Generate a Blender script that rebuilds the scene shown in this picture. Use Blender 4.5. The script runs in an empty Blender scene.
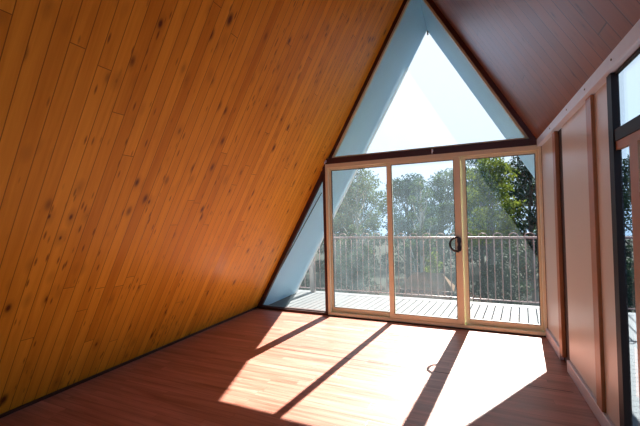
import bpy, bmesh, math, random
import numpy as np
from mathutils import Vector, Matrix

random.seed(7)
RNG = np.random.default_rng(11)
C = bpy.context.scene.collection
PI = math.pi

# ---------------------------------------------------------------- room dimensions (metres)
W = 3.767                 # right wall plane
SL = 0.5675               # run per metre of rise of both roof slopes
XA = 2.474                # ridge x
ZA = XA / SL              # ridge height
HB = 2.09                 # underside of the gable beam
YB = -5.6                 # back wall
DO = 1.335                # roof overhang beyond the gable
SLEN = math.hypot(XA, ZA)
DECK = -0.05
GROUND = -2.8

# ---------------------------------------------------------------- helpers
class MB:
    """collects faces, then links them as ONE mesh object"""
    def __init__(self):
        self.v = []; self.f = []; self.smooth = []
    def box(self, x0, x1, y0, y1, z0, z1, bev=0.0):
        if bev > 0:
            bm = bmesh.new()
            bmesh.ops.create_cube(bm, size=1.0)
            for v in bm.verts:
                v.co = Vector(((x0 + x1) / 2 + v.co.x * (x1 - x0), (y0 + y1) / 2 + v.co.y * (y1 - y0), (z0 + z1) / 2 + v.co.z * (z1 - z0)))
            bmesh.ops.bevel(bm, geom=list(bm.edges), offset=bev, segments=2, affect='EDGES', profile=0.5)
            self._bm(bm); return self
        b = len(self.v)
        self.v += [(x0, y0, z0), (x1, y0, z0), (x1, y1, z0), (x0, y1, z0), (x0, y0, z1), (x1, y0, z1), (x1, y1, z1), (x0, y1, z1)]
        for q in ((0, 3, 2, 1), (4, 5, 6, 7), (0, 1, 5, 4), (1, 2, 6, 5), (2, 3, 7, 6), (3, 0, 4, 7)):
            self.f.append(tuple(b + i for i in q)); self.smooth.append(False)
        return self
    def _bm(self, bm, smooth=False):
        b = len(self.v)
        bm.verts.index_update()
        self.v += [tuple(v.co) for v in bm.verts]
        for f in bm.faces:
            self.f.append(tuple(b + v.index for v in f.verts)); self.smooth.append(smooth)
        bm.free()
    def prism(self, poly, y0, y1):
        """polygon in x,z (counter-clockwise seen from -y) extruded along y"""
        b = len(self.v); n = len(poly)
        self.v += [(x, y0, z) for x, z in poly] + [(x, y1, z) for x, z in poly]
        self.f.append(tuple(range(b, b + n))); self.f.append(tuple(range(b + 2 * n - 1, b + n - 1, -1)))
        self.smooth += [False, False]
        for i in range(n):
            j = (i + 1) % n
            self.f.append((b + i, b + n + i, b + n + j, b + j)); self.smooth.append(False)
        return self
    def tube(self, pts, rad, n=8, cap=True):
        """round tube through pts, rad a number or one per point"""
        pts = [Vector(p) for p in pts]
        rs = rad if isinstance(rad, (list, tuple)) else [rad] * len(pts)
        b = len(self.v)
        for i, p in enumerate(pts):
            t = (pts[min(i + 1, len(pts) - 1)] - pts[max(i - 1, 0)]).normalized()
            a = Vector((0, 0, 1)) if abs(t.z) < 0.8 else Vector((0, 1, 0))
            u = t.cross(a).normalized(); w = t.cross(u)
            for k in range(n):
                q = p + (u * math.cos(2 * PI * k / n) + w * math.sin(2 * PI * k / n)) * rs[i]
                self.v.append(tuple(q))
        for i in range(len(pts) - 1):
            for k in range(n):
                k2 = (k + 1) % n
                self.f.append((b + i * n + k, b + i * n + k2, b + (i + 1) * n + k2, b + (i + 1) * n + k)); self.smooth.append(True)
        if cap:
            self.f.append(tuple(b + k for k in reversed(range(n)))); self.smooth.append(False)
            e = b + (len(pts) - 1) * n
            self.f.append(tuple(e + k for k in range(n))); self.smooth.append(False)
        return self
    def build(self, name, mat, parent=None, matrix=None, fix=True):
        me = bpy.data.meshes.new(name)
        me.from_pydata(self.v, [], self.f)
        me.polygons.foreach_set('use_smooth', self.smooth)
        if fix:
            bm = bmesh.new(); bm.from_mesh(me)
            bmesh.ops.recalc_face_normals(bm, faces=bm.faces)
            bm.to_mesh(me); bm.free()
        me.materials.append(mat)
        o = bpy.data.objects.new(name, me); C.objects.link(o)
        if matrix is not None: o.matrix_world = matrix
        if parent is not None: o.parent = parent
        return o

def empty(name, loc=(0, 0, 0)):
    o = bpy.data.objects.new(name, None); C.objects.link(o); o.location = loc
    return o

def tag(o, label, cat, group=None, kind=None):
    o['label'] = label; o['category'] = cat
    if group: o['group'] = group
    if kind: o['kind'] = kind
    return o

def struct(o, label, cat): return tag(o, label, cat, None, 'structure')

# ---------------------------------------------------------------- materials
def new_mat(name):
    m = bpy.data.materials.new(name); m.use_nodes = True
    nt = m.node_tree; nt.nodes.clear()
    return m, nt, nt.nodes.new('ShaderNodeOutputMaterial')

def N(nt, kind, **kw):
    n = nt.nodes.new(kind)
    for k, v in kw.items():
        if k in n.inputs: n.inputs[k].default_value = v
        else: setattr(n, k, v)
    return n

def math_n(nt, op, a, b=None, clamp=False):
    n = nt.nodes.new('ShaderNodeMath'); n.operation = op; n.use_clamp = clamp
    for i, s in enumerate((a, b)):
        if s is None: continue
        if isinstance(s, (int, float)): n.inputs[i].default_value = s
        else: nt.links.new(s, n.inputs[i])
    return n.outputs[0]

def mix_col(nt, fac, a, b, mode='MIX'):
    n = nt.nodes.new('ShaderNodeMix'); n.data_type = 'RGBA'; n.blend_type = mode
    for i, s in ((0, fac), (6, a), (7, b)):
        if isinstance(s, (int, float)): n.inputs[i].default_value = s
        elif isinstance(s, tuple): n.inputs[i].default_value = (*s, 1)
        else: nt.links.new(s, n.inputs[i])
    return n.outputs[2]

def map_range(nt, val, a, b, c=0.0, d=1.0):
    n = nt.nodes.new('ShaderNodeMapRange')
    nt.links.new(val, n.inputs[0])
    for i, x in enumerate((a, b, c, d)): n.inputs[i + 1].default_value = x
    return n.outputs[0]

def plain(name, col, rough=0.5, spec=0.5, metal=0.0, noise=0.0, nscale=8.0, coat=0.0):
    m, nt, out = new_mat(name)
    p = N(nt, 'ShaderNodeBsdfPrincipled', Roughness=rough, Metallic=metal)
    p.inputs['Specular IOR Level'].default_value = spec
    p.inputs['Coat Weight'].default_value = coat
    p.inputs['Base Color'].default_value = (*col, 1)
    if noise > 0:
        tc = N(nt, 'ShaderNodeTexCoord')
        no = N(nt, 'ShaderNodeTexNoise', Scale=nscale, Detail=4.0)
        nt.links.new(tc.outputs['Object'], no.inputs['Vector'])
        dark = tuple(c * (1 - noise) for c in col); lite = tuple(min(1, c * (1 + noise)) for c in col)
        nt.links.new(mix_col(nt, no.outputs['Fac'], dark, lite), p.inputs['Base Color'])
    nt.links.new(p.outputs[0], out.inputs[0])
    return m

def planks(name, ca, cb, knot, row, length, rough, grain=0.35, seam=0.0018, knots=True, coat=0.0, spec=0.5, streak=(1.6, 42), knot_scale=(4.6, 9.5), seam_dark=0.25):
    """boards running along local x, courses stacked along local y"""
    m, nt, out = new_mat(name); L = nt.links.new
    tc = N(nt, 'ShaderNodeTexCoord'); vec = tc.outputs['Object']
    sp = N(nt, 'ShaderNodeSeparateXYZ'); L(vec, sp.inputs[0])
    ry = math_n(nt, 'DIVIDE', sp.outputs[1], row); rid = math_n(nt, 'FLOOR', ry); fy = math_n(nt, 'FRACT', ry)
    wn = N(nt, 'ShaderNodeTexWhiteNoise', noise_dimensions='1D'); L(rid, wn.inputs['W'])
    ux = math_n(nt, 'ADD', math_n(nt, 'DIVIDE', sp.outputs[0], length), math_n(nt, 'MULTIPLY', wn.outputs['Value'], 7.0))
    cid = math_n(nt, 'FLOOR', ux); fx = math_n(nt, 'FRACT', ux)
    cb_ = N(nt, 'ShaderNodeCombineXYZ'); L(rid, cb_.inputs[0]); L(cid, cb_.inputs[1])
    w2 = N(nt, 'ShaderNodeTexWhiteNoise', noise_dimensions='2D'); L(cb_.outputs[0], w2.inputs['Vector'])
    tone = w2.outputs['Value']
    ey = math_n(nt, 'MULTIPLY', math_n(nt, 'MINIMUM', fy, math_n(nt, 'SUBTRACT', 1.0, fy)), row)
    ex = math_n(nt, 'MULTIPLY', math_n(nt, 'MINIMUM', fx, math_n(nt, 'SUBTRACT', 1.0, fx)), length)
    seamf = map_range(nt, math_n(nt, 'MINIMUM', ex, ey), seam * 0.6, seam * 1.5, 1.0, 0.0)
    # every board gets its own stretch of grain
    shift = N(nt, 'ShaderNodeVectorMath', operation='MULTIPLY_ADD')
    L(w2.outputs['Color'], shift.inputs[0]); shift.inputs[1].default_value = (7.3, 0.0, 5.1); L(vec, shift.inputs[2])
    def stretched(sx, sy):
        mp = N(nt, 'ShaderNodeMapping'); mp.inputs['Scale'].default_value = (sx, sy, 1.0)
        L(shift.outputs[0], mp.inputs['Vector']); return mp.outputs[0]
    g1 = N(nt, 'ShaderNodeTexNoise', Scale=1.0, Detail=5.0, Roughness=0.6, Distortion=0.6); L(stretched(*streak), g1.inputs['Vector'])
    g2 = N(nt, 'ShaderNodeTexNoise', Scale=1.0, Detail=3.0, Roughness=0.5, Distortion=1.2); L(stretched(0.9, 11), g2.inputs['Vector'])
    gr = math_n(nt, 'ADD', math_n(nt, 'MULTIPLY', g1.outputs['Fac'], 0.5), math_n(nt, 'MULTIPLY', g2.outputs['Fac'], 0.5))
    gr = map_range(nt, gr, 0.33, 0.67)
    f = math_n(nt, 'ADD', math_n(nt, 'MULTIPLY', tone, 1 - grain), math_n(nt, 'MULTIPLY', gr, grain), True)
    col = mix_col(nt, f, ca, cb)
    if knots:
        vo = N(nt, 'ShaderNodeTexVoronoi', Scale=1.0, Randomness=1.0); L(stretched(*knot_scale), vo.inputs['Vector'])
        sep = N(nt, 'ShaderNodeSeparateColor'); L(vo.outputs['Color'], sep.inputs[0])
        some = map_range(nt, sep.outputs[0], 0.30, 0.36)
        size = map_range(nt, sep.outputs[1], 0, 1, 0.10, 0.30)
        core = math_n(nt, 'SUBTRACT', 1.0, math_n(nt, 'DIVIDE', vo.outputs['Distance'], size), True)
        core = map_range(nt, core, 0.0, 0.7)
        halo = map_range(nt, vo.outputs['Distance'], 0.36, 0.05)
        kf = math_n(nt, 'MULTIPLY', math_n(nt, 'MAXIMUM', math_n(nt, 'MULTIPLY', core, 0.95), math_n(nt, 'MULTIPLY', halo, 0.33)), some, True)
        col = mix_col(nt, kf, col, knot)
        # short dark resin streaks
        v2 = N(nt, 'ShaderNodeTexVoronoi', Scale=1.0, Randomness=1.0); L(stretched(7.0, 34.0), v2.inputs['Vector'])
        s2 = N(nt, 'ShaderNodeSeparateColor'); L(v2.outputs['Color'], s2.inputs[0])
        sf = math_n(nt, 'MULTIPLY', map_range(nt, v2.outputs['Distance'], 0.26, 0.10), map_range(nt, s2.outputs[2], 0.66, 0.74))
        col = mix_col(nt, math_n(nt, 'MULTIPLY', sf, 0.75), col, knot)
    sd = tuple(c * seam_dark for c in ca)
    col = mix_col(nt, seamf, col, sd)
    p = N(nt, 'ShaderNodeBsdfPrincipled', Roughness=rough)
    p.inputs['Specular IOR Level'].default_value = spec
    p.inputs['Coat Weight'].default_value = coat; p.inputs['Coat Roughness'].default_value = 0.33
    L(col, p.inputs['Base Color'])
    rr = math_n(nt, 'ADD', rough - 0.06, math_n(nt, 'MULTIPLY', gr, 0.12)); L(rr, p.inputs['Roughness'])
    bp = N(nt, 'ShaderNodeBump', Strength=0.25, Distance=0.004)
    hgt = math_n(nt, 'SUBTRACT', math_n(nt, 'MULTIPLY', gr, 0.15), seamf); L(hgt, bp.inputs['Height'])
    L(bp.outputs[0], p.inputs['Normal'])
    L(p.outputs[0], out.inputs[0])
    return m

def glass(name, dust, reflect=1.0, streaks=False, tint=(0.965, 0.975, 0.97)):
    """clear pane with a film of dust that glows where the sun strikes it"""
    m, nt, out = new_mat(name); L = nt.links.new
    tr = N(nt, 'ShaderNodeBsdfTransparent'); tr.inputs[0].default_value = (*tint, 1)
    gl = N(nt, 'ShaderNodeBsdfGlossy', Roughness=0.02)
    fr = N(nt, 'ShaderNodeFresnel')
    ge = N(nt, 'ShaderNodeNewGeometry')       # the pane does not bend rays, so both faces reflect alike
    L(map_range(nt, ge.outputs['Backfacing'], 0, 1, 1.32, 1 / 1.32), fr.inputs['IOR'])
    mx = N(nt, 'ShaderNodeMixShader'); L(math_n(nt, 'MULTIPLY', fr.outputs[0], reflect), mx.inputs[0]); L(tr.outputs[0], mx.inputs[1]); L(gl.outputs[0], mx.inputs[2])
    du = N(nt, 'ShaderNodeBsdfTranslucent'); du.inputs[0].default_value = (0.74, 0.92, 1.0, 1)
    tc = N(nt, 'ShaderNodeTexCoord')
    mp = N(nt, 'ShaderNodeMapping'); mp.inputs['Scale'].default_value = (5, 1, 1.2 if streaks else 4); L(tc.outputs['Object'], mp.inputs[0])
    no = N(nt, 'ShaderNodeTexNoise', Scale=1.0, Detail=6.0, Roughness=0.65); L(mp.outputs[0], no.inputs['Vector'])
    fac = map_range(nt, no.outputs['Fac'], 0.3, 0.7, dust * 0.65, dust * 1.35)
    m2 = N(nt, 'ShaderNodeMixShader'); L(fac, m2.inputs[0]); L(mx.outputs[0], m2.inputs[1]); L(du.outputs[0], m2.inputs[2])
    L(m2.outputs[0], out.inputs[0])
    return m

def leaf_mat(name, c1, c2, trans=0.35):
    m, nt, out = new_mat(name); L = nt.links.new
    tc = N(nt, 'ShaderNodeTexCoord')
    no = N(nt, 'ShaderNodeTexNoise', Scale=2.2, Detail=5.0); L(tc.outputs['Object'], no.inputs['Vector'])
    col = mix_col(nt, map_range(nt, no.outputs['Fac'], 0.35, 0.65), c1, c2)
    d = N(nt, 'ShaderNodeBsdfDiffuse'); L(col, d.inputs[0])
    t = N(nt, 'ShaderNodeBsdfTranslucent'); L(col, t.inputs[0])
    mx = N(nt, 'ShaderNodeMixShader'); mx.inputs[0].default_value = trans
    L(d.outputs[0], mx.inputs[1]); L(t.outputs[0], mx.inputs[2]); L(mx.outputs[0], out.inputs[0])
    return m

M = {}
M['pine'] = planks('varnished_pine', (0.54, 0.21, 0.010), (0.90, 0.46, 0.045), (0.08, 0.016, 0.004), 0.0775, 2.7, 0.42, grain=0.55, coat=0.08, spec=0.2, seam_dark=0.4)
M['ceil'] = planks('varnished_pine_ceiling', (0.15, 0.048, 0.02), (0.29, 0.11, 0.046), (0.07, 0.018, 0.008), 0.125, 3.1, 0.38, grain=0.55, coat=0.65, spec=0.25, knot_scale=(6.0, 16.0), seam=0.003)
M['floor'] = planks('laminate_floor', (0.17, 0.05, 0.028), (0.55, 0.24, 0.18), (0.2, 0.07, 0.03), 0.066, 1.1, 0.36, grain=0.75, spec=0.4, seam=0.0008, knots=False, coat=0.0, streak=(1.3, 26), seam_dark=0.55)
M['trim'] = plain('dark_stained_timber', (0.045, 0.012, 0.008), 0.45, noise=0.35, nscale=14)
M['frame'] = plain('tan_door_frame', (0.70, 0.70, 0.50), 0.4, noise=0.05, nscale=20)
M['gasket'] = plain('dark_gasket_and_gap', (0.03, 0.02, 0.015), 0.6)  # also colours the shadow gap strip under the sliding door
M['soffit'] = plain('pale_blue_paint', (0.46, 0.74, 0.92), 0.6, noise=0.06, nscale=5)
M['barge'] = plain('white_paint', (0.72, 0.80, 0.83), 0.55)
M['roof'] = plain('grey_roof_sheet', (0.22, 0.24, 0.26), 0.5)
M['panel'] = plain('beige_wall_panel', (0.54, 0.53, 0.47), 0.36, noise=0.04, nscale=3)
M['batten'] = plain('oiled_batten', (0.34, 0.15, 0.055), 0.4, noise=0.2, nscale=18)
M['recess'] = plain('recess_shade', (0.03, 0.015, 0.01), 0.7)  # near-black colour stands in for shade in the shallow panel gap
M['white'] = plain('white_gloss_paint', (0.60, 0.76, 0.98), 0.4, noise=0.08, nscale=12)
M['skirt'] = plain('grey_white_skirting', (0.56, 0.53, 0.56), 0.38)
M['black'] = plain('black_plastic', (0.012, 0.012, 0.013), 0.3)
M['dark'] = plain('dark_brown_frame', (0.016, 0.008, 0.007), 0.5, spec=0.15)
M['deck'] = plain('pale_grey_deck', (0.12, 0.125, 0.13), 0.6, noise=0.06, nscale=10, spec=0.05)
M['rail'] = plain('pinkish_painted_metal', (0.27, 0.165, 0.155), 0.4)
M['post'] = plain('weathered_white_post', (0.25, 0.22, 0.21), 0.6, spec=0.05)
M['plaster'] = plain('dark_lining', (0.06, 0.035, 0.02), 0.7)
M['ground'] = plain('leaf_litter', (0.014, 0.017, 0.012), 0.95, noise=0.5, nscale=1.5, spec=0.05)
M['shed'] = plain('brown_shed_boards', (0.20, 0.10, 0.06), 0.7, noise=0.25, nscale=9, spec=0.05)
M['shedroof'] = plain('tan_shed_roof', (0.10, 0.06, 0.035), 0.7, noise=0.25, nscale=7, spec=0.05)
M['bark'] = plain('bark', (0.10, 0.085, 0.07), 0.9, noise=0.4, nscale=9, spec=0.05)
M['palebark'] = plain('pale_bark', (0.32, 0.29, 0.25), 0.9, noise=0.3, nscale=9, spec=0.05)
M['glass'] = glass('dusty_glass', 0.010)
M['glass_side'] = glass('sky_tint_glass', 0.004, tint=(0.88, 0.93, 0.955))  # tint stands in for bluer sky behind the side panes
M['glass_top'] = glass('dusty_gable_glass', 0.012)
M['glass_left'] = glass('screened_glass', 0.016)
M['glass_mid'] = glass('streaky_glass', 0.013, streaks=True)
M['glass_right'] = glass('lightly_dusty_glass', 0.0055)

# ---------------------------------------------------------------- setting: floor, slopes, back wall
o = MB().box(-0.35, W + 0.045, YB - 0.1, 0.06, -0.22, 0.0).build('floor', M['floor'])
struct(o, 'orange-brown wood laminate floor striped by sunlight from the glass doors', 'floor')
# cross joint in the laminate
o = MB().box(1.10, 3.70, -1.352, -1.345, 0.0, 0.0012).build('trim_1', M['trim'])
struct(o, 'thin dark joint line running across the sunlit floor', 'floor joint')

def slope_matrix(side):
    """local x runs up the slope, local y along the ridge, local z out of the room"""
    up = Vector((XA, 0, ZA)).normalized() if side < 0 else Vector((-XA, 0, ZA)).normalized()
    ydir = Vector((0, 1, 0))
    nz = up.cross(ydir)
    if (side < 0 and nz.x > 0) or (side > 0 and nz.x < 0):
        ydir = -ydir; nz = up.cross(ydir)
    org = Vector((0, 0, 0)) if side < 0 else Vector((2 * XA, 0, 0))
    m = Matrix((up, ydir, nz)).transposed().to_4x4(); m.translation = org
    return m, (1 if ydir.y > 0 else -1)
mL, sL = slope_matrix(-1); mR, sR = slope_matrix(1)
def slab(m, sgn, u0, u1, y0, y1, t0, t1, name, mat, parent=None):
    a, b = sorted((y0 * sgn, y1 * sgn))
    return MB().box(u0, u1, a, b, t0, t1).build(name, mat, parent, m)
sec = math.hypot(SL, 1)
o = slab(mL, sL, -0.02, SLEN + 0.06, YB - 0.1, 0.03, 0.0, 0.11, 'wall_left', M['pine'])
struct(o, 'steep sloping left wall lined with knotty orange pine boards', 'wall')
uR = (2.081) * sec        # where the right slope meets the side wall
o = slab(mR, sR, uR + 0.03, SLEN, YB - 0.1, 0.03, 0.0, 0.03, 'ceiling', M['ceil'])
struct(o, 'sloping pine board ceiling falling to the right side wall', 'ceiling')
# roof overhang outside the gable
o = slab(mL, sL, -0.5, SLEN + 0.06, 0.03, DO, 0.0, 0.11, 'soffit_left', M['soffit'])
struct(o, 'pale blue underside of the left roof overhang outside the gable', 'roof overhang')
b = slab(mL, sL, -0.5, 3.8 * sec, DO - 0.07, DO + 0.012, -0.004, 0.13, 'barge_board', M['barge'], o)
b.matrix_parent_inverse = o.matrix_world.inverted()
b['label'] = 'whiter edge board'
lp = lambda y, v: (v * SL / sec + 0.022, y, v / sec - 0.0125)
j = MB().tube([lp(0.045, 0.25), lp(0.075, 0.5), lp(0.14, 1.05), lp(0.222, 1.71), lp(0.26, 2.0)], 0.0075, 8).build('cable', M['black'], o); j.matrix_parent_inverse = o.matrix_world.inverted()
j['label'] = 'thin dark cable'
o = slab(mR, sR, 1.42 * sec, SLEN + 0.0, 0.03, DO, 0.0, 0.11, 'soffit_right', M['soffit'])
struct(o, 'pale blue underside of the right roof overhang outside the gable', 'roof overhang')
k = MB().tube([(XA + 0.01, DO - 0.02, ZA - 0.085), (XA + 0.01, DO - 0.02, ZA - 0.02)], 0.012).build('bolt', M['black'], o)
k.matrix_parent_inverse = o.matrix_world.inverted()
# back wall
ZG0, ZG1 = 0.95, 2.9     # glazed band of the added back window
def gable(z0, z1):
    xr = lambda z: min(W + 0.005, 2 * XA - z * SL)
    zs = sorted({z0, z1} | ({2.08} if z0 < 2.08 < z1 else set()))
    return [(z * SL, z) for z in reversed(zs)] + [(xr(z), z) for z in zs]
o = MB().prism(gable(0.0, ZG0), YB - 0.1, YB).prism(gable(ZG1, ZA - 0.01), YB - 0.1, YB).build('wall_back', M['plaster'])
struct(o, 'dark timber lined wall behind the camera', 'wall')
w4 = empty('fill_window', (2.2, YB, ZG0)); struct(w4, 'added back gable window behind the camera, unseen, for cool fill light', 'window')  # unseen window added to send cool sky light onto the door frames
g = MB().prism(gable(ZG0, ZG1), YB - 0.05, YB - 0.044).build('glass', M['glass'], w4); g.matrix_parent_inverse = Matrix.Translation((-2.2, -YB, -ZG0))
b = MB().box(1.75, 1.82, YB - 0.09, YB, ZG0, ZG1).box(2.72, 2.79, YB - 0.09, YB, ZG0, ZG1).build('mullion', M['dark'], w4); b.matrix_parent_inverse = Matrix.Translation((-2.2, -YB, -ZG0))
o = MB().box(0.0, 0.028, YB, -0.05, 0.0, 0.022).build('baseboard_left', M['trim'])
struct(o, 'thin dark strip where the pine slope meets the floor', 'baseboard')

# ---------------------------------------------------------------- gable wall: trims, beam, post, glazing
Y0, Y1 = -0.05, 0.06
t = 0.048 * sec           # horizontal width of the rake trim
o = MB().prism([(0, 0), (t, 0), (XA, ZA - t / SL), (XA, ZA)], -0.018, 0.045).build('trim_2', M['trim'])
struct(o, 'dark red-brown rake trim up the left edge of the gable glazing', 'trim')
o = MB().prism([(W - t * 0.9, 2.17), (W, 2.17), (2 * XA - 2.17 * SL, 2.17), (XA, ZA), (XA, ZA - t / SL), (2 * XA - 2.17 * SL - t, 2.17)][2:] , Y0, Y1).build('trim_3', M['trim'])
struct(o, 'dark red-brown rake trim down the right edge of the gable glazing', 'trim')
o = MB().box(HB * SL + 0.01, W, Y0 - 0.015, Y1, HB, 2.168).build('trim_4', M['trim'])
struct(o, 'dark red-brown beam across the gable above the glass doors', 'beam')
o = MB().box(1.160, 1.203, Y0, Y1, 0.0, HB).build('trim_5', M['trim'])
struct(o, 'dark red-brown post left of the sliding glass doors', 'post')
o = MB().box(t, 1.160, Y0, Y1, 0.0, 0.032).build('trim_6', M['trim'])
struct(o, 'dark sill below the small triangular window at lower left', 'sill')

def tri_frame(name, outer, inner, y0, y1, mat, parent):
    b = MB(); n = len(outer)
    b.v = [(x, y0, z) for x, z in outer] + [(x, y0, z) for x, z in inner] + [(x, y1, z) for x, z in outer] + [(x, y1, z) for x, z in inner]
    for i in range(n):
        k = (i + 1) % n
        for q in ((i, k, n + k, n + i), (2 * n + i, 3 * n + i, 3 * n + k, 2 * n + k), (i, 2 * n + i, 2 * n + k, k), (n + i, n + k, 3 * n + k, 3 * n + i)):
            b.f.append(q); b.smooth.append(False)
    return b.build(name, mat, parent)
def inset(tri, d):
    P = [Vector(p) for p in tri]; n = len(P); out = []
    cx = sum(P, Vector((0, 0))) / n
    lines = []
    for i in range(n):
        a, b_ = P[i], P[(i + 1) % n]; e = (b_ - a).normalized(); nn = Vector((-e.y, e.x))
        if nn.dot(cx - a) < 0: nn = -nn
        lines.append((a + nn * d, e))
    for i in range(n):
        (a, e), (c, g) = lines[i - 1], lines[i]
        den = e.x * g.y - e.y * g.x; s = ((c.x - a.x) * g.y - (c.y - a.y) * g.x) / den
        out.append(tuple(a + e * s))
    return out

w1 = empty('window_1', (XA, 0, 2.17)); struct(w1, 'big triangular gable window above the beam, full of white sky', 'window')
tri = [(2.17 * SL + t, 2.17), (2 * XA - 2.17 * SL - t, 2.17), (XA, ZA - t / SL)]
ti = inset(tri, 0.022)
f = tri_frame('window_frame', tri, ti, -0.02, 0.03, M['frame'], w1); f.matrix_parent_inverse = Matrix.Translation((-XA, 0, -2.17))
g = MB().prism(ti, 0.0, 0.006).build('glass', M['glass_top'], w1); g.matrix_parent_inverse = Matrix.Translation((-XA, 0, -2.17))

w2 = empty('window_2', (0.7, 0, 0.03)); struct(w2, 'small triangular window between the pine slope and the dark post', 'window')
tri = [(t + 0.032 * SL, 0.032), (1.160, 0.032), (1.160, (1.160 - t) / SL)]
ti = inset(tri, 0.012)
f = tri_frame('window_frame', tri, ti, -0.02, 0.03, M['trim'], w2); f.matrix_parent_inverse = Matrix.Translation((-0.7, 0, -0.03))
g = MB().prism(ti, 0.0, 0.006).build('glass', M['glass'], w2); g.matrix_parent_inverse = Matrix.Translation((-0.7, 0, -0.03))

# ---- sliding door: outer frame and three glazed panels
XD0, XD1 = 1.203, W - 0.004
d1 = empty('door_1', (2.48, 0, 0)); struct(d1, 'tan framed three-panel sliding glass door under the dark beam', 'door')
def under(o, parent_loc): o.matrix_parent_inverse = Matrix.Translation(Vector(parent_loc)).inverted()
DL = (2.48, 0, 0)
b = MB()
b.box(XD0, XD0 + 0.035, -0.055, 0.06, 0.0, HB)
b.box(XD1 - 0.024, XD1, -0.055, 0.06, 0.0, HB)
b.box(XD0 + 0.035, XD1 - 0.024, -0.055, 0.06, HB - 0.05, HB)
b.box(XD0 + 0.035, XD1 - 0.024, -0.055, 0.06, 0.012, 0.045)
f = b.build('door_frame', M['frame'], d1); under(f, DL)
g = MB().box(XD0, XD1, -0.07, 0.06, 0.0, 0.012).build('shadow_gap', M['gasket'], d1); under(g, DL); g['label'] = 'dark strip for the shadow gap under the door'  # shade line below the door put in as a dark strip
def panel(x0, x1, yc, ls, rs, gmat, name):
    p = empty(name, ((x0 + x1) / 2, yc, 0.045)); p.parent = d1; under(p, DL)
    base = Vector(((x0 + x1) / 2, yc, 0.045))
    b = MB(); z0, z1 = 0.046, HB - 0.051; h = 0.019
    b.box(x0, x0 + ls, yc - h, yc + h, z0, z1, 0.003)
    b.box(x1 - rs, x1, yc - h, yc + h, z0, z1, 0.003)
    b.box(x0 + ls, x1 - rs, yc - h + 0.001, yc + h - 0.001, z1 - 0.030, z1)
    b.box(x0 + ls, x1 - rs, yc - h + 0.001, yc + h - 0.001, z0, z0 + 0.055)
    f = b.build('panel_frame', M['frame'], p); under(f, base)
    gk = tri_frame('gasket', [(x0 + ls, z0 + 0.055), (x1 - rs, z0 + 0.055), (x1 - rs, z1 - 0.030), (x0 + ls, z1 - 0.030)],
                   [(x0 + ls + 0.006, z0 + 0.061), (x1 - rs - 0.006, z0 + 0.061), (x1 - rs - 0.006, z1 - 0.036), (x0 + ls + 0.006, z1 - 0.036)], yc - 0.012, yc + 0.012, M['gasket'], p)
    under(gk, base)
    g = MB().box(x0 + ls + 0.004, x1 - rs - 0.004, yc - 0.003, yc + 0.003, z0 + 0.058, z1 - 0.033).build('glass', gmat, p); under(g, base)
    return p, base
p1, B1 = panel(XD0 + 0.036, 2.112, 0.030, 0.024, 0.052, M['glass_left'], 'fixed_panel')
p2, B2 = panel(2.054, 2.940, -0.022, 0.060, 0.075, M['glass_mid'], 'sliding_panel')
p3, B3 = panel(2.932, XD1 - 0.025, 0.030, 0.064, 0.022, M['glass_right'], 'fixed_panel')
# D-shaped pull on the sliding panel's right stile
b = MB()
hx, hz, hy = 2.905, 0.995, -0.041
prof = [(-0.082, 0.010), (-0.066, 0.021), (-0.030, 0.023), (-0.014, 0.016), (0.0, 0.013), (0.014, 0.016), (0.030, 0.023), (0.066, 0.021), (0.082, 0.010)]
poly = [(hx + w_, hz + z_) for z_, w_ in prof] + [(hx - w_, hz + z_) for z_, w_ in reversed(prof)]
b.prism(poly, hy - 0.030, hy)
arc = []
for i in range(25):
    a = -PI / 2 + PI * i / 24
    arc.append((hx - 0.004 - 0.098 * math.cos(a) ** 0.8 if math.cos(a) > 0 else hx - 0.004, hy - 0.034, hz + 0.083 * math.sin(a)))
b.tube(arc, 0.013, 10)
h = b.build('door_handle', M['black'], p2); under(h, B2); h['label'] = 'black D-shaped pull handle'

# small hooks screwed into the dark timber
def hook(x, z, label):
    b = MB()
    b.box(x - 0.010, x + 0.010, Y0 - 0.021, Y0 - 0.0155, z - 0.014, z + 0.020, 0.002)
    pts = [(x, Y0 - 0.020, z + 0.002), (x, Y0 - 0.036, z - 0.004), (x, Y0 - 0.041, z - 0.026), (x, Y0 - 0.053, z - 0.036), (x, Y0 - 0.066, z - 0.028), (x, Y0 - 0.068, z - 0.010)]
    b.tube(pts, 0.0048, 8)
    o = b.build('hook', M['white']); tag(o, label, 'hook', 'white hooks on the beam')
hook(2.632, 2.135, 'small white hook at the middle of the dark beam above the door')
hook(1.222, 2.125, 'small white hook at the left end of the dark beam by the pine slope')

# ---------------------------------------------------------------- right wall
GY = -2.75                # the side glazing ends here, solid wall behind it
wr = MB().box(W + 0.010, W + 0.018, -2.12, 0.06, 0.0, 2.069).box(W + 0.0, W + 0.045, YB, GY, 0.0, 2.06).build('wall_right', M['recess'])
struct(wr, 'right side wall of tall beige panels and timber battens', 'wall')
def wp(name, x0, y0, y1, z0, z1, mat, bev=0.0):
    return MB().box(x0, W + 0.009, y0, y1, z0, z1, bev).build(name, mat, wr)
wp('wall_panel', W + 0.0, -0.70, -0.052, 0.10, 2.068, M['panel'])
wp('batten', W - 0.022, -0.80, -0.70, 0.06, 2.068, M['batten'], 0.004)
wp('wall_panel', W + 0.0, -1.70, -0.955, 0.10, 2.068, M['panel'])
wp('batten', W - 0.020, -1.805, -1.70, 0.06, 2.068, M['batten'], 0.004)
wp('wall_panel', W + 0.0, -2.10, -1.805, 0.10, 2.068, M['panel'])
bb = MB().box(W - 0.022, W + 0.009, -2.10, -0.955, 0.0, 0.098, 0.004).box(W - 0.022, W + 0.009, -0.699, -0.06, 0.0, 0.098, 0.004).build('baseboard_right', M['skirt'])
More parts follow.
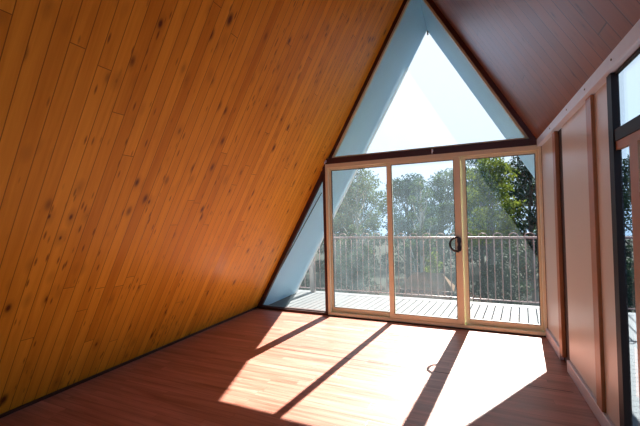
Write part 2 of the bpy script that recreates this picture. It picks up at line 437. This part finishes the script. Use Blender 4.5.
struct(bb, 'pale grey skirting board along the foot of the beige panels', 'baseboard')
o = MB().box(W - 0.003, W + 0.045, -0.0515, 0.06, 0.0, 2.089).build('trim_10', M['trim'])
struct(o, 'dark post at the corner of the glass doors and the beige panels', 'post')
pl = MB().box(W - 0.045, W + 0.012, YB, -0.066, 2.07, 2.148, 0.003)
pl = pl.build('trim_7', M['white'])
struct(pl, 'white painted plate along the top of the right wall under the ceiling', 'trim')
for yy in (-0.75, -1.35, -1.80, -2.25):
    n_ = MB().tube([(W - 0.0455, yy, 2.108), (W - 0.049, yy, 2.108)], 0.006, 10).build('nail_head', M['black'], pl)
# jamb, transom window, timber door beyond the panels
o = MB().box(W - 0.025, W + 0.009, -2.165, -2.101, 0.0, 2.068).build('trim_8', M['dark'])
struct(o, 'near-black jamb between the beige panels and the right-hand glazing', 'jamb')
o = MB().box(W - 0.02, W + 0.009, GY, -2.166, 1.70, 1.762).build('trim_9', M['dark'])
struct(o, 'near-black transom bar below the bright upper side window', 'trim')
GM = (GY - 2.176) / 2
w3 = empty('window_3', (W, GM, 1.763)); struct(w3, 'side window of pale blue sky at the right edge above the transom', 'window')
f = MB().box(W - 0.01, W + 0.009, GY, GY + 0.05, 1.763, 2.068).box(W - 0.01, W + 0.009, GY + 0.05, -2.166, 2.055, 2.068).build('window_frame', M['dark'], w3); under(f, (W, GM, 1.763))
g = MB().box(W + 0.002, W + 0.008, GY + 0.05, -2.166, 1.763, 2.055).build('glass', M['glass_side'], w3); under(g, (W, GM, 1.763))
D2 = (W, GM, 0)
d2 = empty('door_2', D2); struct(d2, 'timber framed glass side door at the right edge below the dark transom', 'door')
b = MB().box(W - 0.015, W + 0.009, GY, -2.166, 1.655, 1.699).box(W - 0.015, W + 0.009, GY, -2.166, 0.0, 0.05)
b.box(W - 0.015, W + 0.001, -2.42, -2.33, 0.05, 1.655).box(W - 0.015, W + 0.009, GY, GY + 0.08, 0.05, 1.655)
f = b.build('door_frame', M['batten'], d2); under(f, D2)
g = MB().box(W + 0.002, W + 0.008, GY + 0.08, -2.166, 0.05, 1.655).build('glass', M['glass_side'], d2); under(g, D2)
b = MB().box(W - 0.02, W + 0.0015, GY + 0.08, -2.421, 0.66, 0.71).build('mid_rail', M['dark'], d2); under(b, D2)

# ---------------------------------------------------------------- deck and balustrade
DX0, DX1, DY1 = -1.2, 5.6, 1.62
b = MB()
yy = DY1
while yy > 0.075:
    b.box(DX0, DX1, max(yy - 0.088, 0.065), yy, DECK - 0.03, DECK); yy -= 0.092
yy = 0.064
while yy > -7.0:
    b.box(W + 0.05, DX1, yy - 0.088, yy, DECK - 0.03, DECK); yy -= 0.092
b.box(DX0, DX1, DY1 - 0.05, DY1 - 0.005, DECK - 0.24, DECK - 0.031).box(DX0, DX1, 0.08, 0.12, DECK - 0.24, DECK - 0.031)
dk = b.build('deck', M['deck'])
struct(dk, 'pale grey timber deck outside the glass doors, striped by picket shadows', 'deck')
for xx in (-1.0, 1.2, 3.4, 5.4):
    MB().box(xx - 0.06, xx + 0.06, DY1 - 0.25, DY1 - 0.13, GROUND, DECK - 0.031).build('deck_post', M['post'], dk)

RY = 1.53; RZ = 0.985
def balustrade(x0, y0, x1, y1, label, posts, hoops=True):
    r = empty('balustrade', (x0, y0, DECK)); tag(r, label, 'railing', 'deck railings')
    inv = (x0, y0, DECK)
    d = Vector((x1 - x0, y1 - y0, 0)); Ln = d.length; d.normalize()
    P = lambda s, z: (x0 + d.x * s, y0 + d.y * s, z)
    a = MB().tube([P(0, RZ), P(Ln, RZ)], 0.018, 10).build('top_rail', M['rail'], r); under(a, inv)
    a = MB().tube([P(0, DECK + 0.07), P(Ln, DECK + 0.07)], 0.009, 8).build('bottom_rail', M['rail'], r); under(a, inv)
    s = 0.055; k = 0
    while s < Ln and k < 98:
        a = MB().tube([P(s, DECK + 0.07), P(s, RZ)], 0.0085, 6).build('picket', M['rail'], r); under(a, inv)
        s += 0.106; k += 1
    s = 0.11
    while hoops and s < Ln:
        pts = []
        for i in range(19):
            an = -0.22 * PI + 1.44 * PI * i / 18
            rr = 0.040 if 2 <= i <= 16 else 0.036
            pts.append(P(s + rr * math.cos(an) * 1.5, RZ + 0.032 + rr * math.sin(an)))
        a = MB().tube(pts, 0.0075, 6).build('hoop', M['rail'], r); under(a, inv)
        s += 0.212
    for s in posts:
        q = P(s, 0)
        a = MB().box(q[0] - 0.04, q[0] + 0.04, q[1] - 0.04, q[1] + 0.04, DECK, RZ + 0.06, 0.006).build('newel_post', M['post'], r); under(a, inv)
balustrade(-1.15, RY, 5.55, RY, 'pinkish metal deck railing with hoops on top across the view beyond the doors', [1.39])
balustrade(5.55, RY - 0.1, 5.55, -6.0, 'pinkish metal deck railing along the right side of the deck past the side door', [], hoops=False)

# ---------------------------------------------------------------- garden
gm = MB().box(-45, 60, -25, 75, GROUND - 0.3, GROUND).build('ground', M['ground'])
struct(gm, 'dark garden ground far below the deck', 'ground')

# little brown shed seen between the pickets
sx0, sx1, sy0, sy1 = 1.12, 2.46, 6.0, 6.75
sh = empty('shed', ((sx0 + sx1) / 2, (sy0 + sy1) / 2, GROUND)); tag(sh, 'small brown timber shed below the deck, seen through the middle door panel', 'shed')
SI = tuple(sh.location)
a = MB().box(sx0, sx1, sy0, sy1, GROUND, -0.80).build('shed_wall', M['shed'], sh); under(a, SI)
ze, zr = -0.78, -0.34
b = MB()
b.v = [(sx0 - .08, sy0 - .12, ze), (sx1 + .08, sy0 - .12, ze), (sx1 - .25, (sy0 + sy1) / 2, zr), (sx0 + .25, (sy0 + sy1) / 2, zr), (sx0 - .08, sy1 + .1, ze), (sx1 + .08, sy1 + .1, ze),
       (sx0 - .08, sy0 - .12, ze - .03), (sx1 + .08, sy0 - .12, ze - .03), (sx1 + .08, sy1 + .1, ze - .03), (sx0 - .08, sy1 + .1, ze - .03)]
b.f = [(0, 1, 2, 3), (3, 2, 5, 4), (0, 3, 4), (1, 5, 2), (6, 7, 1, 0), (7, 8, 5, 1), (8, 9, 4, 5), (9, 6, 0, 4), (6, 9, 8, 7)]
b.smooth = [False] * 9
a = b.build('shed_roof', M['shedroof'], sh); under(a, SI)
a = MB().box(sx0 - .08, sx1 + .08, sy0 - .15, sy0 - .12, ze - .07, ze + .005).build('eave_board', M['trim'], sh); under(a, SI)

LM = {
    'grey': leaf_mat('grey_green_leaves', (0.03, 0.05, 0.025), (0.09, 0.12, 0.06), 0.4),
    'dark': leaf_mat('dark_green_leaves', (0.008, 0.017, 0.010), (0.025, 0.045, 0.022), 0.3),
    'blue': leaf_mat('blue_green_leaves', (0.014, 0.034, 0.030), (0.042, 0.075, 0.056), 0.35),
    'yellow': leaf_mat('yellow_green_leaves', (0.035, 0.06, 0.010), (0.12, 0.145, 0.022), 0.45),
    'mid': leaf_mat('mid_green_leaves', (0.02, 0.04, 0.015), (0.06, 0.09, 0.03), 0.4),
}
def leaves(blobs, n, size, mat, name, parent):
    """n folded leaves scattered through ellipsoid clumps (centre, radii)"""
    vol = np.array([b_[1][0] * b_[1][1] * b_[1][2] for b_ in blobs]) ** 0.75; vol /= vol.sum()
    idx = RNG.choice(len(blobs), n, p=vol)
    d = RNG.normal(size=(n, 3)); d /= np.linalg.norm(d, axis=1)[:, None]
    rad = RNG.uniform(0.25, 1.0, n) ** 0.45
    cen = np.array([b_[0] for b_ in blobs])[idx]; rr = np.array([b_[1] for b_ in blobs])[idx]
    pos = cen + d * rr * rad[:, None] * RNG.uniform(0.88, 1.12, (n, 1))
    t_ = RNG.normal(size=(n, 3)) + np.array([0, 0, -0.5]); t_ /= np.linalg.norm(t_, axis=1)[:, None]
    s_ = np.cross(t_, RNG.normal(size=(n, 3))); s_ /= np.linalg.norm(s_, axis=1)[:, None]
    nn = np.cross(t_, s_)
    ln = size * RNG.uniform(0.7, 1.35, (n, 1)); wd = ln * 0.42
    v0 = pos; v1 = pos + t_ * ln * 0.5 + s_ * wd * 0.5 + nn * wd * 0.15; v2 = pos + t_ * ln; v3 = pos + t_ * ln * 0.5 - s_ * wd * 0.5 + nn * wd * 0.15
    V = np.stack([v0, v1, v2, v3], 1).reshape(-1, 3)
    me = bpy.data.meshes.new(name)
    F = np.arange(n * 4).reshape(n, 4)
    me.from_pydata(V.tolist(), [], F.tolist()); me.materials.append(mat)
    o = bpy.data.objects.new(name, me); C.objects.link(o); o.parent = parent
    return o
def tree(x, y, ztop, r, leaf, n, label, name='tree', zlow=None, bark='bark', size=0.13, clumps=14, trunk_r=0.11, lean=0.0, cat='tree', sub_r=0.42, group=None):
    root = empty(name, (x, y, GROUND)); tag(root, label, cat, group)
    H = ztop - GROUND
    zl = (zlow - GROUND) if zlow is not None else H * 0.35
    blobs = []; b = MB()
    top = Vector((lean, 0, H - 0.35 * r))
    mid = Vector((lean * 0.3, random.uniform(-.1, .1), max(zl, 0.3) * 0.8))
    b.tube([(0, 0, -0.05), tuple(mid * 0.5), tuple(mid), tuple((mid + top) / 2 + Vector((random.uniform(-.1, .1), 0, 0))), tuple(top)], [trunk_r * 1.3, trunk_r, trunk_r * 0.85, trunk_r * 0.5, trunk_r * 0.15], 8)
    br = MB()
    for i in range(clumps):
        a = 2 * PI * i * 0.618 + random.uniform(-.3, .3); fz = (i + 0.5) / clumps
        z = zl + (H - zl - sub_r * r * 0.6) * fz
        ring = r * math.sqrt(max(0.05, 1 - (2 * fz - 0.85) ** 2 * 0.75)) * random.uniform(0.45, 0.8)
        c = Vector((lean * fz + ring * math.cos(a), ring * math.sin(a), z))
        q = sub_r * r * random.uniform(0.75, 1.2)
        blobs.append((tuple(c), (q, q, q * random.uniform(0.55, 0.85))))
        s0 = mid.lerp(top, max(0.0, min(0.9, (c.z - mid.z) / max(0.1, (top.z - mid.z)) - 0.25)))
        m_ = s0.lerp(c, 0.55) + Vector((random.uniform(-.1, .1), random.uniform(-.1, .1), -0.12 * r))
        br.tube([tuple(s0), tuple(m_), tuple(c)], [trunk_r * 0.38, trunk_r * 0.24, trunk_r * 0.08], 6)
        for q_ in range(2):
            e = c + Vector((random.uniform(-1, 1), random.uniform(-1, 1), random.uniform(-.4, .9))) * q * 0.9
            br.tube([tuple(m_.lerp(c, 0.6)), tuple(e)], [trunk_r * 0.12, trunk_r * 0.04], 5)
    b.build('trunk', M[bark], root, fix=False); br.build('branches', M[bark], root, fix=False)
    leaves(blobs, n, size, LM[leaf], 'foliage', root)
    return root

tree(-1.15, 9.0, 3.7, 1.2, 'grey', 6200, 'loose grey-green tree with sky gaps behind the left door panel', size=0.11, clumps=20, bark='palebark', zlow=-0.6, sub_r=0.36)
tree(0.1, 13.0, 3.75, 1.45, 'blue', 7000, 'blue-green tree left of centre behind the middle door panel', size=0.14, zlow=-1.2)
tree(1.2, 9.9, 3.05, 0.72, 'mid', 3000, 'slender tree with pale bare twigs in the middle door panel', size=0.09, bark='palebark', zlow=-0.8, sub_r=0.36, clumps=16)
tree(2.2, 17.6, 4.5, 1.5, 'mid', 7500, 'brighter green round tree right of centre behind the middle door panel', size=0.16, zlow=-0.6)
tree(3.5, 14.0, 4.5, 1.1, 'blue', 5200, 'blue-green tree with sky gaps left of the dark trunk in the right door panel', size=0.13, zlow=-1.0, clumps=18)
tree(3.62, 7.6, 3.25, 0.88, 'yellow', 6500, 'leafy yellow-green tree with a dark trunk in the right door panel', size=0.10, zlow=0.5, clumps=20, trunk_r=0.06)
tree(5.15, 10.5, 4.3, 1.2, 'dark', 9500, 'tall dense dark tree at the right side of the right door panel', size=0.13, zlow=-1.2, clumps=24)
tree(-3.6, 12.4, 3.0, 1.3, 'dark', 6500, 'dark tree low behind the small triangular window', size=0.14, zlow=-1.5)
tree(8.4, 11.0, 3.6, 1.2, 'dark', 7500, 'dark tree seen through the side door at the right edge', size=0.14, zlow=-1.6)
# lower shrubs between deck and trees
for x, y, zt, r, lf, lab in (
    (-2.4, 5.3, 0.35, 0.78, 'dark', 'dark shrub behind the railing in the small triangular window'),
    (-0.2, 5.3, 0.35, 0.78, 'dark', 'dark shrub behind the railing left of the brown shed'),
    (1.8, 8.2, 0.15, 0.36, 'yellow', 'yellowish shrub rising just behind the brown shed roof'),
    (3.65, 4.7, 0.25, 0.78, 'dark', 'dark shrub behind the railing right of the brown shed'),
    (5.8, 5.0, 0.50, 0.80, 'dark', 'dark shrub near the right end of the front railing'),
    (8.0, 5.4, 0.60, 0.80, 'dark', 'dark shrub beyond the corner of the deck at right')):
    tree(x, y, zt, r, lf, 6000 if r > .5 else 1500, lab, name='shrub', zlow=GROUND + 0.4, size=0.10, clumps=16, trunk_r=0.04, cat='shrub', sub_r=0.5)
# far belt
for i, (x, y, zt, r, lf, lab) in enumerate((
    (-12, 22.5, 4.4, 2.35, 'blue', 'far blue-green tree beyond the left end of the railing'),
    (-5.5, 22.5, 4.8, 2.35, 'blue', 'far tree behind the loose grey-green tree'),
    (1.0, 22.5, 4.8, 2.35, 'blue', 'far tree in the gap behind the slender twiggy tree'),
    (7.5, 22.5, 5.6, 2.35, 'mid', 'far green tree behind the yellow-green tree'),
    (14.0, 22.5, 5.2, 2.35, 'dark', 'far dark tree beyond the side door'),
    (-9.0, 29.5, 5.2, 2.4, 'blue', 'farthest tree at left, beyond the small triangular window'),
    (-2.2, 29.5, 5.4, 2.4, 'blue', 'farthest tree behind the left door panel'),
    (4.4, 29.5, 5.8, 2.4, 'blue', 'farthest tree behind the middle door panel'),
    (11.0, 29.5, 6.2, 2.4, 'mid', 'farthest tree behind the right door panel'))):
    tree(x, y, zt, r, lf, 7000, lab, zlow=-2.0, size=0.20, clumps=22, trunk_r=0.16, sub_r=0.45)

# ---------------------------------------------------------------- light: sun and hazy sky
EL = math.radians(39.1); AZ = math.atan(0.118)
sd = Vector((math.sin(AZ) * math.cos(EL), math.cos(AZ) * math.cos(EL), math.sin(EL)))
sun = bpy.data.lights.new('sun', 'SUN'); sun.energy = 21.0; sun.angle = math.radians(0.55); sun.color = (1.0, 0.95, 0.88)
so = bpy.data.objects.new('sun', sun); C.objects.link(so)
so.rotation_euler = sd.to_track_quat('Z', 'Y').to_euler(); so.location = (5, 20, 18)

wld = bpy.data.worlds.new('sky'); bpy.context.scene.world = wld; wld.use_nodes = True
nt = wld.node_tree; nt.nodes.clear()
out = nt.nodes.new('ShaderNodeOutputWorld'); bg = nt.nodes.new('ShaderNodeBackground')
tc = nt.nodes.new('ShaderNodeTexCoord')
dp = N(nt, 'ShaderNodeVectorMath', operation='DOT_PRODUCT'); dp.inputs[1].default_value = sd
nt.links.new(tc.outputs['Generated'], dp.inputs[0])
near = map_range(nt, dp.outputs['Value'], 0.70, 0.99)
col = mix_col(nt, near, (0.50, 0.72, 1.05), (0.75, 0.80, 0.845))
nt.links.new(col, bg.inputs[0]); bg.inputs[1].default_value = 1.0
nt.links.new(bg.outputs[0], out.inputs[0])

# ---------------------------------------------------------------- camera
f_px, yaw, pitch, roll = 343.8442, 0.4131, 0.0200, -0.0221
cyw, syw = math.cos(yaw), math.sin(yaw)
fwd = Vector((-syw, cyw, 0)); right = Vector((cyw, syw, 0)); up = Vector((0, 0, 1))
fwd, up = fwd * math.cos(pitch) + up * math.sin(pitch), up * math.cos(pitch) - fwd * math.sin(pitch)
right, up = right * math.cos(roll) + up * math.sin(roll), up * math.cos(roll) - right * math.sin(roll)
cam = bpy.data.cameras.new('camera'); co = bpy.data.objects.new('camera', cam); C.objects.link(co)
cm = Matrix((right, up, -fwd)).transposed().to_4x4(); cm.translation = Vector((3.040, -4.4547, 1.3209))
co.matrix_world = cm
cam.sensor_width = 36.0; cam.lens = f_px / 640 * 36.0; cam.clip_start = 0.05; cam.clip_end = 300
sc = bpy.context.scene; sc.camera = co
sc.view_settings.view_transform = 'Standard'; sc.view_settings.look = 'None'
sc.view_settings.exposure = 0.6; sc.view_settings.gamma = 1.0; sc.view_settings.use_curve_mapping = False
sc.cycles.max_bounces = 10; sc.cycles.diffuse_bounces = 6; sc.cycles.transparent_max_bounces = 24
sc.cycles.caustics_reflective = False; sc.cycles.caustics_refractive = False
